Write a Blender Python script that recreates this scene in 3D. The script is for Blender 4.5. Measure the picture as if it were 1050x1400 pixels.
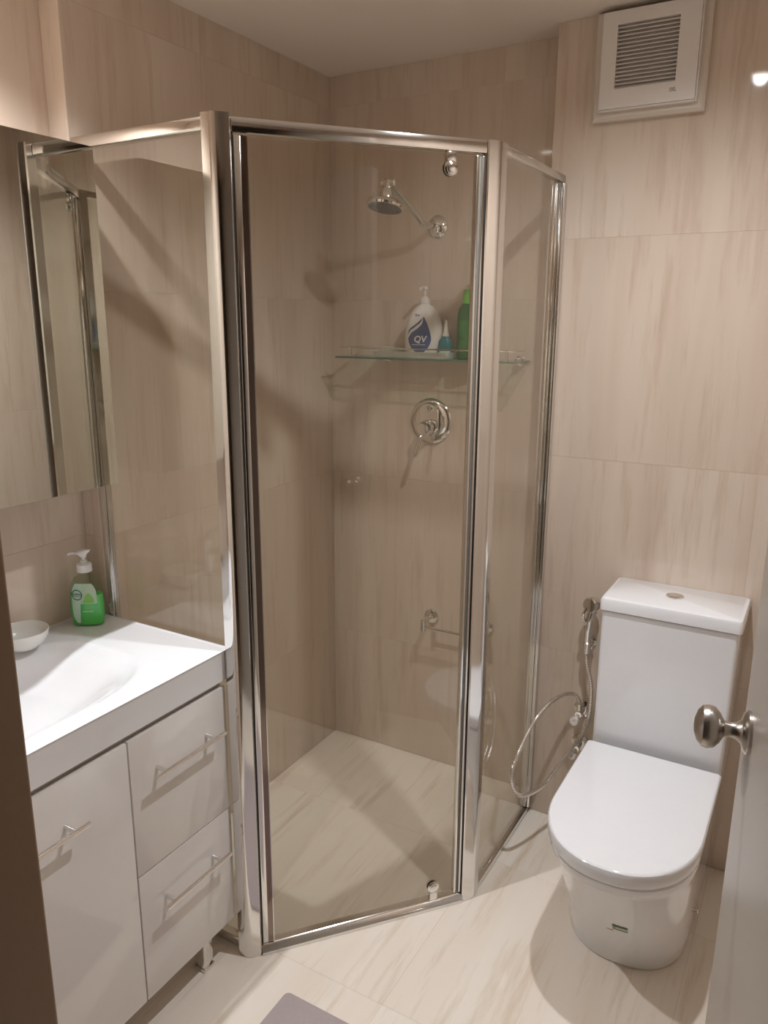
import bpy, bmesh, math, random
from mathutils import Vector, Matrix
random.seed(7)
PI = math.pi
S = bpy.context.scene
for o in list(bpy.data.objects):
    bpy.data.objects.remove(o)
C = S.collection

# ---------------------------------------------------------------- camera
FPX, PITCH, YAW, ROLL = 1059.9, -0.243, 0.521, 0.006
cam = bpy.data.cameras.new('camera')
cam.sensor_fit = 'VERTICAL'; cam.sensor_height = 24.0
cam.lens = 24.0 * FPX / 1400.0
cam.clip_start = 0.02
co = bpy.data.objects.new('camera', cam); C.objects.link(co)
cy, sy = math.cos(YAW), math.sin(YAW); cp, sp = math.cos(PITCH), math.sin(PITCH)
Fw = Vector((-sy*cp, cy*cp, sp)); Rt = Vector((cy, sy, 0)); Up = Rt.cross(Fw)
cr, sr = math.cos(ROLL), math.sin(ROLL)
R2 = Rt*cr + Up*sr; U2 = Up*cr - Rt*sr
M = Matrix((( R2.x, U2.x, -Fw.x, 1.528), (R2.y, U2.y, -Fw.y, -2.294), (R2.z, U2.z, -Fw.z, 1.563), (0, 0, 0, 1)))
co.matrix_world = M
S.camera = co

# ---------------------------------------------------------------- world, lights, exposure
w = bpy.data.worlds.new('world'); S.world = w; w.use_nodes = True
w.node_tree.nodes['Background'].inputs[0].default_value = (1.0, 0.86, 0.70, 1)
w.node_tree.nodes['Background'].inputs[1].default_value = 0.06
S.view_settings.view_transform = 'Standard'; S.view_settings.look = 'None'
S.view_settings.gamma = 1.0; S.view_settings.use_curve_mapping = False
S.view_settings.exposure = 0.06

CEIL = 2.318
LIGHTS = [('toilet', 1.208, -0.82, 52.0, 158, 1.0), ('vanity', 0.25, -1.42, 56.0, 122, .8)]
def spot(x, y, e, size, blend):
    l = bpy.data.lights.new('downlight_beam', 'SPOT')
    l.energy = e; l.color = (0.97, 1.0, 1.05)
    l.spot_size = math.radians(size); l.spot_blend = blend
    l.shadow_soft_size = 0.022
    o = bpy.data.objects.new('downlight_beam', l); C.objects.link(o)
    o.location = (x, y, CEIL-0.012)
    return o
for n, x, y, e, a, b in LIGHTS: spot(x, y, e, a, b)

# ---------------------------------------------------------------- materials
def mat(name, col, rough=0.4, metal=0.0, spec=0.5, coat=0.0, emit=None, es=0, trans=0.0, ior=1.45, bump=0.0, bscale=60, var=0.0, sss=0.0):
    m = bpy.data.materials.new(name); m.use_nodes = True
    n = m.node_tree.nodes; l = m.node_tree.links; b = n['Principled BSDF']
    b.inputs['Base Color'].default_value = (*col, 1); b.inputs['Roughness'].default_value = rough
    b.inputs['Metallic'].default_value = metal; b.inputs['Specular IOR Level'].default_value = spec
    b.inputs['Coat Weight'].default_value = coat; b.inputs['Coat Roughness'].default_value = 0.03
    b.inputs['Transmission Weight'].default_value = trans; b.inputs['IOR'].default_value = ior
    if sss: b.inputs['Subsurface Weight'].default_value = sss; b.inputs['Subsurface Scale'].default_value = .01
    if emit: b.inputs['Emission Color'].default_value = (*emit, 1); b.inputs['Emission Strength'].default_value = es
    tc = n.new('ShaderNodeTexCoord'); nz = n.new('ShaderNodeTexNoise'); nz.inputs['Scale'].default_value = bscale
    l.new(tc.outputs['Object'], nz.inputs['Vector'])
    if bump:
        bp = n.new('ShaderNodeBump'); bp.inputs['Strength'].default_value = bump; bp.inputs['Distance'].default_value = .002
        l.new(nz.outputs['Fac'], bp.inputs['Height']); l.new(bp.outputs['Normal'], b.inputs['Normal'])
    v = max(var, 0.015)
    mx = n.new('ShaderNodeMix'); mx.data_type = 'RGBA'; l.new(nz.outputs['Fac'], mx.inputs['Factor'])
    mx.inputs['A'].default_value = (*[c*(1-v) for c in col], 1); mx.inputs['B'].default_value = (*[min(1, c*(1+v)) for c in col], 1)
    l.new(mx.outputs['Result'], b.inputs['Base Color'])
    return m

def tile_mat(name, stretch, A, B, D, rough=0.05):
    """vein-cut travertine print on polished porcelain"""
    m = bpy.data.materials.new(name); m.use_nodes = True
    n = m.node_tree.nodes; l = m.node_tree.links; b = n['Principled BSDF']
    tc = n.new('ShaderNodeTexCoord'); oi = n.new('ShaderNodeObjectInfo')
    mul = n.new('ShaderNodeMath'); mul.operation = 'MULTIPLY'; mul.inputs[1].default_value = 37.0; l.new(oi.outputs['Random'], mul.inputs[0])
    add = n.new('ShaderNodeVectorMath'); add.operation = 'ADD'
    l.new(tc.outputs['Object'], add.inputs[0]); l.new(mul.outputs[0], add.inputs[1])
    mp = n.new('ShaderNodeMapping'); mp.inputs['Scale'].default_value = stretch; l.new(add.outputs[0], mp.inputs['Vector'])
    n1 = n.new('ShaderNodeTexNoise'); n1.inputs['Scale'].default_value = 1.0; n1.inputs['Detail'].default_value = 3; n1.inputs['Distortion'].default_value = .6
    n2 = n.new('ShaderNodeTexNoise'); n2.inputs['Scale'].default_value = 4.5; n2.inputs['Detail'].default_value = 6; n2.inputs['Roughness'].default_value = .65
    l.new(mp.outputs[0], n1.inputs['Vector']); l.new(mp.outputs[0], n2.inputs['Vector'])
    r1 = n.new('ShaderNodeValToRGB'); r1.color_ramp.elements[0].position = .30; r1.color_ramp.elements[1].position = .70
    r1.color_ramp.elements[0].color = (*A, 1); r1.color_ramp.elements[1].color = (*B, 1); l.new(n1.outputs['Fac'], r1.inputs[0])
    r2 = n.new('ShaderNodeValToRGB'); r2.color_ramp.elements[0].position = .52; r2.color_ramp.elements[1].position = .78
    r2.color_ramp.elements[0].color = (0, 0, 0, 1); r2.color_ramp.elements[1].color = (1, 1, 1, 1); l.new(n2.outputs['Fac'], r2.inputs[0])
    mx = n.new('ShaderNodeMix'); mx.data_type = 'RGBA'; mx.inputs['B'].default_value = (*D, 1)
    sc = n.new('ShaderNodeMath'); sc.operation = 'MULTIPLY'; sc.inputs[1].default_value = .9; l.new(r2.outputs[0], sc.inputs[0])
    l.new(sc.outputs[0], mx.inputs['Factor']); l.new(r1.outputs[0], mx.inputs['A']); l.new(mx.outputs['Result'], b.inputs['Base Color'])
    b.inputs['Roughness'].default_value = rough; b.inputs['Specular IOR Level'].default_value = .45
    return m

def glass_mat(name, tint, ior=1.5):
    m = bpy.data.materials.new(name); m.use_nodes = True
    n = m.node_tree.nodes; l = m.node_tree.links; n.remove(n['Principled BSDF']); out = n['Material Output']
    t = n.new('ShaderNodeBsdfTransparent'); t.inputs[0].default_value = (*tint, 1)
    g = n.new('ShaderNodeBsdfGlossy'); g.inputs['Roughness'].default_value = 0.0; g.inputs[0].default_value = (1, 1, 1, 1)
    geo = n.new('ShaderNodeNewGeometry'); fr = n.new('ShaderNodeFresnel')
    mr = n.new('ShaderNodeMapRange'); mr.inputs['To Min'].default_value = ior; mr.inputs['To Max'].default_value = 1/ior
    l.new(geo.outputs['Backfacing'], mr.inputs['Value']); l.new(mr.outputs[0], fr.inputs['IOR'])
    mx = n.new('ShaderNodeMixShader'); l.new(fr.outputs[0], mx.inputs[0]); l.new(t.outputs[0], mx.inputs[1]); l.new(g.outputs[0], mx.inputs[2])
    l.new(mx.outputs[0], out.inputs[0])
    return m

TW = tile_mat('wall_tile', (7.0, 7.0, 0.55), (.665, .535, .430), (.755, .64, .53), (.565, .425, .315))
TF = tile_mat('floor_tile', (6.0, 0.5, 6.0), (.89, .78, .66), (.95, .88, .78), (.70, .55, .40), .06)
GROUT = mat('grout', (.78, .66, .55), .8, bump=.3, bscale=300)
PLASTER = mat('ceiling_paint', (.90, .81, .72), .8, bump=.15, bscale=200)
PAINT = mat('door_paint', (.47, .41, .35), .35, bump=.1, bscale=120, var=.03)
JAMB = mat('jamb_paint', (.30, .19, .11), .5, bump=.1, bscale=80, var=.06)
CHROME = mat('chrome', (.80, .79, .77), .07, 1.0)
CHROMES = mat('polished_frame', (.78, .77, .75), .10, 1.0)
SATIN = mat('brushed_nickel', (.50, .46, .42), .28, 1.0, bump=.05, bscale=400)
SEAL = mat('black_seal', (.03, .025, .02), .5)
SEALG = mat('grey_seal', (.30, .28, .25), .4)
GLASS = glass_mat('shower_glass', (.955, .95, .925))
SGLASS = glass_mat('shelf_glass', (.80, .92, .86))
EDGEG = mat('glass_edge', (.10, .20, .14), .15)
MIRR = mat('mirror_silver', (.80, .83, .80), .0, 1.0)
CERAM = mat('ceramic', (.86, .86, .87), .08, spec=.6, coat=.3)
GLOSSW = mat('gloss_white_board', (.80, .76, .72), .12, spec=.5, coat=.4)
BASIN = mat('basin_white', (.88, .88, .89), .10, coat=.3)
PLAS = mat('white_plastic', (.86, .82, .78), .35)
PLASD = mat('vent_inside', (.74, .67, .60), .6)
GREYP = mat('grey_print', (.40, .38, .37), .5)
MATM = mat('bath_mat_pile', (.50, .42, .41), .95, bump=1.0, bscale=500, var=.12)

# ---------------------------------------------------------------- helpers
def tag(o, label=None, cat=None, group=None, kind=None):
    if label: o['label'] = label
    if cat: o['category'] = cat
    if group: o['group'] = group
    if kind: o['kind'] = kind
    return o
def thing(name, label, cat, loc, group=None):
    o = bpy.data.objects.new(name, None); C.objects.link(o); o.location = loc; o.empty_display_size = .05
    return tag(o, label, cat, group)
def obj(name, bm, m, parent=None, smooth=True, loc=None, label=None, ang=35):
    """bm is in world coordinates; a child gets its parent's offset removed"""
    bmesh.ops.recalc_face_normals(bm, faces=bm.faces[:])
    me = bpy.data.meshes.new(name)
    off = Vector(loc) if loc is not None else Vector((0, 0, 0))
    if loc is not None:
        for v in bm.verts: v.co -= off
    bm.to_mesh(me); bm.free()
    if smooth:
        for p in me.polygons: p.use_smooth = True
        try: me.set_sharp_from_angle(angle=math.radians(ang))
        except Exception: pass
    ms = m if isinstance(m, (list, tuple)) else [m]
    for k in ms: me.materials.append(k)
    o = bpy.data.objects.new(name, me); C.objects.link(o)
    if parent is not None:
        o.parent = parent
        pw = Vector((0, 0, 0)); q = parent
        while q is not None: pw += Vector(q.location); q = q.parent
        o.location = off - pw
    else: o.location = off
    if label: o['label'] = label
    return o
def B(): return bmesh.new()
def box(bm, x0, x1, y0, y1, z0, z1, bev=0.0, seg=2, mi=0):
    x0, x1 = sorted((x0, x1)); y0, y1 = sorted((y0, y1)); z0, z1 = sorted((z0, z1))
    t = B()
    vs = [t.verts.new((x, y, z)) for z in (z0, z1) for x, y in ((x0, y0), (x1, y0), (x1, y1), (x0, y1))]
    for f in ((3, 2, 1, 0), (4, 5, 6, 7), (0, 1, 5, 4), (1, 2, 6, 5), (2, 3, 7, 6), (3, 0, 4, 7)): t.faces.new([vs[i] for i in f])
    if bev: bmesh.ops.bevel(t, geom=t.edges[:], offset=bev, segments=seg, profile=.5, affect='EDGES')
    merge(bm, t, mi); return bm
def merge(bm, t, mi=0, mtx=None):
    if mtx is not None: bmesh.ops.transform(t, matrix=mtx, verts=t.verts[:])
    mp = {v: bm.verts.new(v.co) for v in t.verts}
    for f in t.faces:
        try: g = bm.faces.new([mp[v] for v in f.verts]); g.material_index = mi if mi else f.material_index
        except ValueError: pass
    t.free()
def prism(bm, pts, z0, z1, bev=0, seg=2, mi=0, cap_bev_only=False):
    t = B(); a = [t.verts.new((x, y, z0)) for x, y in pts]; b = [t.verts.new((x, y, z1)) for x, y in pts]; n = len(pts)
    t.faces.new(a[::-1]); t.faces.new(b)
    for i in range(n): t.faces.new((a[i], a[(i+1) % n], b[(i+1) % n], b[i]))
    if bev:
        es = [e for e in t.edges if not cap_bev_only or abs(e.verts[0].co.z - e.verts[1].co.z) < 1e-6]
        bmesh.ops.bevel(t, geom=es, offset=bev, segments=seg, profile=.5, affect='EDGES')
    merge(bm, t, mi); return bm
def frame(axis):
    a = Vector(axis).normalized(); u = a.orthogonal().normalized(); v = a.cross(u); return u, v, a
def lathe(bm, o, axis, prof, n=32, sx=1.0, sy=1.0, u=None, mi=0):
    """prof: list of (distance along the axis, radius)"""
    o = Vector(o); a = Vector(axis).normalized()
    if u is None: u = a.orthogonal().normalized()
    else: u = Vector(u).normalized()
    v = a.cross(u); rings = []
    for h, r in prof:
        if r < 1e-6: rings.append([bm.verts.new(o + a*h)]); continue
        rings.append([bm.verts.new(o + a*h + u*(r*sx*math.cos(2*PI*i/n)) + v*(r*sy*math.sin(2*PI*i/n))) for i in range(n)])
    for p, q in zip(rings, rings[1:]):
        for i in range(n):
            j = (i+1) % n
            if len(p) == 1 and len(q) == 1: continue
            if len(p) == 1: f = bm.faces.new((p[0], q[i], q[j]))
            elif len(q) == 1: f = bm.faces.new((p[i], p[j], q[0]))
            else: f = bm.faces.new((p[i], p[j], q[j], q[i]))
            f.material_index = mi
    if len(rings[0]) > 1: bm.faces.new(rings[0][::-1]).material_index = mi
    if len(rings[-1]) > 1: bm.faces.new(rings[-1]).material_index = mi
    return bm
def smoothpath(P, k=8):
    P = [Vector(p) for p in P]; out = []
    for i in range(len(P)-1):
        p0 = P[max(i-1, 0)]; p1 = P[i]; p2 = P[i+1]; p3 = P[min(i+2, len(P)-1)]
        for j in range(k):
            t = j/k
            out.append(.5*((2*p1) + (p2-p0)*t + (2*p0-5*p1+4*p2-p3)*t*t + (3*p1-p0-3*p2+p3)*t**3))
    out.append(P[-1]); return out
def tube(bm, P, r, n=12, rf=None, mi=0):
    P = [Vector(p) for p in P]; u = None; rings = []
    for i, p in enumerate(P):
        d = (P[min(i+1, len(P)-1)] - P[max(i-1, 0)]).normalized()
        if u is None: u = d.orthogonal().normalized()
        else: u = (u - d*u.dot(d)).normalized()
        v = d.cross(u); rr = rf(i) if rf else r
        rings.append([bm.verts.new(p + u*(rr*math.cos(2*PI*k/n)) + v*(rr*math.sin(2*PI*k/n))) for k in range(n)])
    for a, b in zip(rings, rings[1:]):
        for k in range(n): bm.faces.new((a[k], a[(k+1) % n], b[(k+1) % n], b[k])).material_index = mi
    bm.faces.new(rings[0][::-1]).material_index = mi; bm.faces.new(rings[-1]).material_index = mi
    return bm
def loft(bm, sections, cap0=True, cap1=True, mi=0):
    R = [[bm.verts.new(p) for p in s] for s in sections]; n = len(R[0])
    for a, b in zip(R, R[1:]):
        for k in range(n): bm.faces.new((a[k], a[(k+1) % n], b[(k+1) % n], b[k])).material_index = mi
    if cap0: bm.faces.new(R[0][::-1]).material_index = mi
    if cap1: bm.faces.new(R[-1]).material_index = mi
    return bm
def obox(bm, a, b, w0, w1, z0, z1, bev=0, mi=0):
    """a box along the floor line a-b; w0..w1 across (positive = to the right of a->b)"""
    a = Vector((*a, 0)); b = Vector((*b, 0)); d = (b-a).normalized(); nn = Vector((d.y, -d.x, 0))
    pts = [a+nn*w0, b+nn*w0, b+nn*w1, a+nn*w1]
    prism(bm, [(p.x, p.y) for p in pts], z0, z1, bev, 2, mi); return bm
def text(name, s, size, m, parent, loc, right, up, depth=.0004, bold=0.0, align='CENTER'):
    cu = bpy.data.curves.new(name, 'FONT'); cu.body = s; cu.size = size; cu.extrude = depth; cu.offset = bold
    cu.align_x = align; cu.align_y = 'CENTER'; cu.resolution_u = 3
    to = bpy.data.objects.new(name, cu); C.objects.link(to)
    dg = bpy.context.evaluated_depsgraph_get(); me = bpy.data.meshes.new_from_object(to.evaluated_get(dg))
    bpy.data.objects.remove(to); bpy.data.curves.remove(cu)
    right = Vector(right).normalized(); up = Vector(up).normalized(); nrm = right.cross(up)
    pw = Vector((0, 0, 0)); q = parent
    while q is not None: pw += Vector(q.location); q = q.parent
    for v in me.vertices: v.co = right*v.co.x + up*v.co.y + nrm*v.co.z
    me.materials.clear(); me.materials.append(m)
    o = bpy.data.objects.new(name, me); C.objects.link(o); o.parent = parent; o.location = Vector(loc) - pw
    return o

# ---------------------------------------------------------------- the setting
_tilecache = {}
def tile_piece(parent, origin, U, V, N, w_, h_, m, name='tile'):
    """one tile: w_ along U, h_ along V, its face looking along N at the origin (centre of the face)"""
    key = (round(w_, 4), round(h_, 4), tuple(U), tuple(V), tuple(N), m.name)
    me = _tilecache.get(key)
    U, V, N = Vector(U), Vector(V), Vector(N)
    if me is None:
        bm = B(); g = .0004; c = .0003; T = .008
        def ring(ins, d): return [bm.verts.new(U*sx*(w_/2-g-ins) + V*sy_*(h_/2-g-ins) + N*d) for sx, sy_ in ((-1, -1), (1, -1), (1, 1), (-1, 1))]
        a = ring(0, -T); b = ring(0, -c); d = ring(c, 0)
        for p, q in ((a, b), (b, d)):
            for i in range(4): bm.faces.new((p[i], p[(i+1) % 4], q[(i+1) % 4], q[i]))
        bm.faces.new(d); bm.faces.new(a[::-1]); bmesh.ops.recalc_face_normals(bm, faces=bm.faces[:])
        me = bpy.data.meshes.new(name); bm.to_mesh(me); bm.free(); me.materials.append(m); _tilecache[key] = me
    o = bpy.data.objects.new(name, me); C.objects.link(o); o.parent = parent; o.location = origin
    return o
def cuts(a, b, js): return [a] + [j for j in js if a+.02 < j < b-.02] + [b]
def tiled(parent, plane, at, u0, u1, v0, v1, ju, jv, N, m):
    us = cuts(u0, u1, ju); vs = cuts(v0, v1, jv)
    for a, b in zip(us, us[1:]):
        for c, d in zip(vs, vs[1:]):
            uc, vc = (a+b)/2, (c+d)/2
            if plane == 'x': tile_piece(parent, (at, uc, vc), (0, 1, 0), (0, 0, 1), N, b-a, d-c, m)
            if plane == 'y': tile_piece(parent, (uc, at, vc), (1, 0, 0), (0, 0, 1), N, b-a, d-c, m)
            if plane == 'z': tile_piece(parent, (uc, vc, at), (1, 0, 0), (0, 1, 0), N, b-a, d-c, m)
WB, XB = -.101, .788          # face of the boxed-out wall behind the toilet, and its free edge
XV, YS = -.062, -1.035        # recessed wall behind the vanity, and the step beside the shower
XR, YN = 1.72, -1.85          # right wall, door wall
RB = [.435, 1.035, 1.625, 2.225]; RF = [.58, 1.18, 1.78]
def struct(name, bm, m, smooth=False): return tag(obj(name, bm, m, None, smooth), kind='structure')
T = .0011
fl = struct('floor', box(B(), XV-.05, XR+.1, YN-.06, .02, -.06, -T+.0003), GROUT)
JX = [.188, .788, 1.388]
tiled(fl, 'z', 0, 0, XR, -1.0, -.4, JX, [], (0, 0, 1), TF)
tiled(fl, 'z', 0, 0, XB, -.4, 0, JX, [], (0, 0, 1), TF)
tiled(fl, 'z', 0, XB, XR, -.4, WB, JX, [], (0, 0, 1), TF)
tiled(fl, 'z', 0, XV, XR, YN-.05, -1.0, JX, [-1.6], (0, 0, 1), TF)
wb = struct('wall_back', box(box(B(), 0-T, XB+T, T-.0003, .06, 0, CEIL), XB+T-.0003, XR, WB+T-.0003, .06, 0, CEIL), GROUT)
tiled(wb, 'y', 0, 0, XB, 0, CEIL, [.6], RB, (0, -1, 0), TW)
tiled(wb, 'y', WB, XB, XR, 0, CEIL, [1.388], RF, (0, -1, 0), TW)
tiled(wb, 'x', XB, WB+T, 0, 0, CEIL, [], RF, (-1, 0, 0), TW)
wl = struct('wall_left', box(box(B(), -.14, -T+.0003, YS+T-.0003, .06, 0, CEIL), -.14, XV-T+.0003, YN-.02, YS+T, 0, CEIL), GROUT)
tiled(wl, 'x', 0, YS, 0, 0, CEIL, [-.6], RB, (1, 0, 0), TW)
tiled(wl, 'y', YS, XV, -T, 0, CEIL, [], RB, (0, -1, 0), TW)
tiled(wl, 'x', XV, YN, YS, 0, CEIL, [-1.632], RB, (1, 0, 0), TW)
wr = struct('wall_right', box(B(), XR+T-.0003, XR+.1, YN-.1, .06, 0, CEIL), GROUT)
tiled(wr, 'x', XR, YN, WB, 0, CEIL, [-1.3, -.7], RF, (-1, 0, 0), TW)
struct('ceiling', box(B(), -.14, XR+.1, YN-.12, .06, CEIL, CEIL+.05), PLASTER)
XD0, XD1 = .838, 1.640        # doorway
wn = struct('wall_near', box(box(box(B(), -.14, XD0-.03, YN-.10, YN-T+.0003, 0, CEIL), XD1+.03, XR+.1, YN-.10, YN-T+.0003, 0, CEIL), XD0-.03, XD1+.03, YN-.10, YN-T+.0003, 2.08, CEIL), PAINT)
tiled(wn, 'y', YN, XV, XD0-.03, 0, CEIL, [.2], RF, (0, 1, 0), TW)
struct('trim_1', box(box(box(B(), XD0-.03, XD0, YN-.115, YN+.005, 0, 2.05, .003), XD1, XD1+.03, YN-.115, YN+.005, 0, 2.05, .003), XD0-.03, XD1+.03, YN-.115, YN+.005, 2.05, 2.08, .003), JAMB)

# the dim hall beyond the doorway, where the camera stands
HALL = mat('hall_paint', (.42, .36, .30), .6, bump=.1, bscale=90)
struct('wall_hall_rear', box(B(), -.4, 2.7, -3.60, -3.52, 0, 2.5), HALL)
struct('wall_hall_left', box(B(), -.45, -.4, -3.52, YN-.101, 0, 2.5), HALL)
struct('wall_hall_right', box(B(), 2.7, 2.75, -3.52, YN-.101, 0, 2.5), HALL)
struct('wall_hall_front', box(box(B(), -.4, -.141, YN-.16, YN-.101, 0, 2.5), XR+.101, 2.7, YN-.16, YN-.101, 0, 2.5), HALL)
struct('floor_hall', box(B(), -.4, 2.7, -3.52, YN-.0605, -.06, -.0005), mat('hall_floor', (.30, .22, .15), .5, var=.1))
struct('ceiling_hall', box(B(), -.45, 2.75, -3.6, YN-.1205, 2.5, 2.55), PLASTER)

# the open door on the right with its knob
hx, hy = 1.612, -1.842; ex, ey = 1.474, -1.118
dr = struct('door_1', obox(B(), (hx, hy), (ex, ey), 0, .036, .012, 2.035, .002), PAINT, False)
dd = Vector((ex-hx, ey-hy, 0)).normalized(); dn = Vector((-dd.y, dd.x, 0))     # dn looks into the room
kp = Vector((ex, ey, 1.0)) - dd*.062
obj('door_knob', lathe(B(), kp, dn, [(0, .031), (.004, .031), (.008, .027), (.011, .017), (.018, .0115), (.027, .0105), (.034, .012), (.039, .021), (.046, .0285), (.055, .031), (.063, .029), (.069, .022), (.073, .010), (.074, 0)], 40), SATIN, dr, label='round brushed nickel knob')
obj('latch_plate', obox(B(), (ex-dd.x*.001, ey-dd.y*.001), (ex+dd.x*.002, ey+dd.y*.002), .007, .029, .95, 1.05, .0005), SATIN, dr)

# ---------------------------------------------------------------- ceiling downlights
LAMPM = mat('lamp_face', (1, .95, .85), .4, emit=(1.0, .90, .78), es=12)
lab = {'toilet': 'white ceiling downlight nearer the toilet', 'vanity': 'white ceiling downlight above the vanity basin'}
for n_, x, y, e, a_, b_ in LIGHTS:
    t = thing('ceiling_downlight', lab[n_], 'light', (x, y, CEIL), 'ceiling downlights')
    obj('bezel', lathe(B(), (x, y, CEIL), (0, 0, -1), [(0, .045), (.003, .044), (.005, .040), (.004, .032), (.001, .030)], 40), PLAS, t)
    obj('lamp', lathe(B(), (x, y, CEIL-.0012), (0, 0, -1), [(0, .0285), (.002, .028), (.003, .02), (.0035, 0)], 32), LAMPM, t)

# ---------------------------------------------------------------- shower enclosure
HS = 1.95
K1 = Vector((.431, -1.052, 0)); K2 = Vector((.834, -.574, 0))          # outer corners of the two posts
td = (K2-K1).normalized(); nd = Vector((td.y, -td.x, 0))               # along the door, out of the shower
se = thing('shower_enclosure', 'chrome framed corner shower enclosure with clear glass and angled pivot door', 'shower', (.43, -.6, 0))
def rounded_post(K, d1, d2, n1, n2):
    """two 34 mm faces meeting at K with a soft corner, 30 mm deep"""
    L = .034; dp = .026; pts = []
    a = K + d1*L; b = K + d2*L
    mid = (n1+n2).normalized()
    pts.append(a - n1*dp); pts.append(a - n1*.003); pts.append(a + d1*-.003)
    for k in range(7):
        s = k/6; p0 = K + d1*.012; p1 = K; p2 = K + d2*.012
        pts.append(p0*(1-s)**2 + p1*(2*s*(1-s)) + p2*s*s)
    pts.append(b + d2*-.003); pts.append(b - n2*.003); pts.append(b - n2*dp)
    pts.append(K - mid*dp*1.15)
    return [(p.x, p.y) for p in pts]
L1 = Vector((-1, 0, 0)); NF = Vector((0, -1, 0)); NR = Vector((1, 0, 0)); L2 = Vector((0, 1, 0))
obj('corner_post', prism(B(), rounded_post(K1, L1, td, NF, nd), 0.001, HS, 0), CHROMES, se, ang=25)
obj('corner_post', prism(B(), rounded_post(K2, -td, L2, nd, NR), 0.001, HS-.006, 0), CHROMES, se, ang=25)
# left fixed panel
yl = -1.023
fp = obj('fixed_panel', box(B(), .010, K1.x-.032, yl-.003, yl+.003, .022, HS-.022), GLASS, se, False)
obj('top_rail', box(B(), 0.001, K1.x-.0345, yl-.0115, yl+.0115, HS-.027, HS-.001, .003), CHROMES, se)
obj('bottom_rail', box(B(), 0.001, K1.x-.0345, yl-.0115, yl+.0115, .001, .026, .003), CHROMES, se)
wc = B(); box(wc, 0.001, .020, yl-.004, yl+.004, .027, HS-.028, .001); box(wc, .001, .017, yl-.0115, yl-.0045, .027, HS-.028, .0015); box(wc, .001, .017, yl+.0045, yl+.013, .027, HS-.028, .0015)
obj('wall_channel', wc, CHROMES, se)
# right fixed panel
xr = K2.x-.014
obj('fixed_panel', box(B(), xr-.003, xr+.003, K2.y+.032, WB-.012, .016, HS-.02), GLASS, se, False)
obj('top_rail', box(B(), xr-.010, xr+.010, K2.y+.034, WB-.001, HS-.026, HS-.006, .002), CHROMES, se)
obj('bottom_rail', box(B(), xr-.011, xr+.011, K2.y+.034, WB-.001, .001, .018, .002), CHROMES, se)
wc = B(); box(wc, xr-.005, xr+.005, WB-.028, WB-.001, .019, HS-.027, .001); box(wc, xr-.015, xr-.0055, WB-.024, WB-.001, .019, HS-.027, .0015); box(wc, xr+.0055, xr+.015, WB-.024, WB-.001, .019, HS-.027, .0015)
obj('wall_channel', wc, CHROMES, se)
# head rail and sill of the door opening
A = K1 + td*.0345; Bq = K2 - td*.0345
def ab(a, b): return (a.x, a.y), (b.x, b.y)
obj('head_rail', obox(B(), *ab(A, Bq), -.024, -.002, HS-.034, HS-.006, .003), CHROMES, se)
sill = B()
s0 = [(-.030, .001), (.004, .001), (.004, .008), (-.006, .020), (-.012, .023), (-.030, .023)]
def ext(bm, prof, a, b, mi=0):
    r = [[bm.verts.new(p + nd*u + Vector((0, 0, z))) for u, z in prof] for p in (a, b)]; n = len(prof)
    for i in range(n): bm.faces.new((r[0][i], r[0][(i+1) % n], r[1][(i+1) % n], r[1][i]))
    bm.faces.new(r[0]); bm.faces.new(r[1][::-1]); return bm
obj('sill', ext(sill, s0, A, Bq), CHROMES, se, ang=25)
# jamb strips
obj('jamb_strip', obox(B(), *ab(A, A+td*.004), -.022, -.006, .024, HS-.035, 0), SEAL, se, False)
obj('jamb_strip', obox(B(), *ab(Bq-td*.003, Bq), -.022, -.006, .024, HS-.035, 0), SEAL, se, False)
# door leaf
D0 = A + td*.0045; D1 = Bq - td*.0035
door = obj('pivot_door', obox(B(), *ab(D0+td*.012, D1-td*.008), -.016, -.010, .030, HS-.040), GLASS, se, False)
st = B(); obox(st, *ab(D0, D0+td*.014), -.022, -.006, .028, HS-.038, .002); obox(st, *ab(D0+td*.0265, D0+td*.0285), -.0185, -.0065, .028, HS-.038, 0)
obj('stile', st, CHROMES, door)
obj('seal_strip', obox(B(), *ab(D0+td*.0145, D0+td*.026), -.0175, -.0085, .028, HS-.038, 0), mat('dark_metal_strip', (.26, .20, .17), .12, 1.0), door, False)
st = B(); obox(st, *ab(D1-td*.006, D1), -.022, -.005, .028, HS-.038, .002); obox(st, *ab(D1-td*.020, D1-td*.013), -.022, -.006, .028, HS-.038, .002)
obj('stile', st, CHROMES, door)
obj('seal_strip', obox(B(), *ab(D1-td*.0125, D1-td*.0065), -.018, -.010, .028, HS-.038, 0), SEALG, door, False)
for z0, sgn in ((HS-.034, -1), (.023, 1)):
    pc = D1 - td*.080
    hb = B(); c = pc + Vector((0, 0, z0 + sgn*(.034 if sgn < 0 else .040))) + nd*-.010
    lathe(hb, c, nd, [(0, .0165), (.004, .0165), (.006, .014), (.0065, .011), (.0085, .011), (.010, .008), (.010, 0)], 32)
    lathe(hb, c - nd*.006, -nd, [(0, .0165), (.004, .0165), (.006, .013), (.006, 0)], 32)
    p = pc + nd*-.013
    obox(hb, *ab(p-td*.011, p+td*.011), -.008, .008, min(z0, z0+sgn*.026), max(z0, z0+sgn*.026), .002)
    obj('pivot_hinge', hb, CHROME, door)

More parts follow.
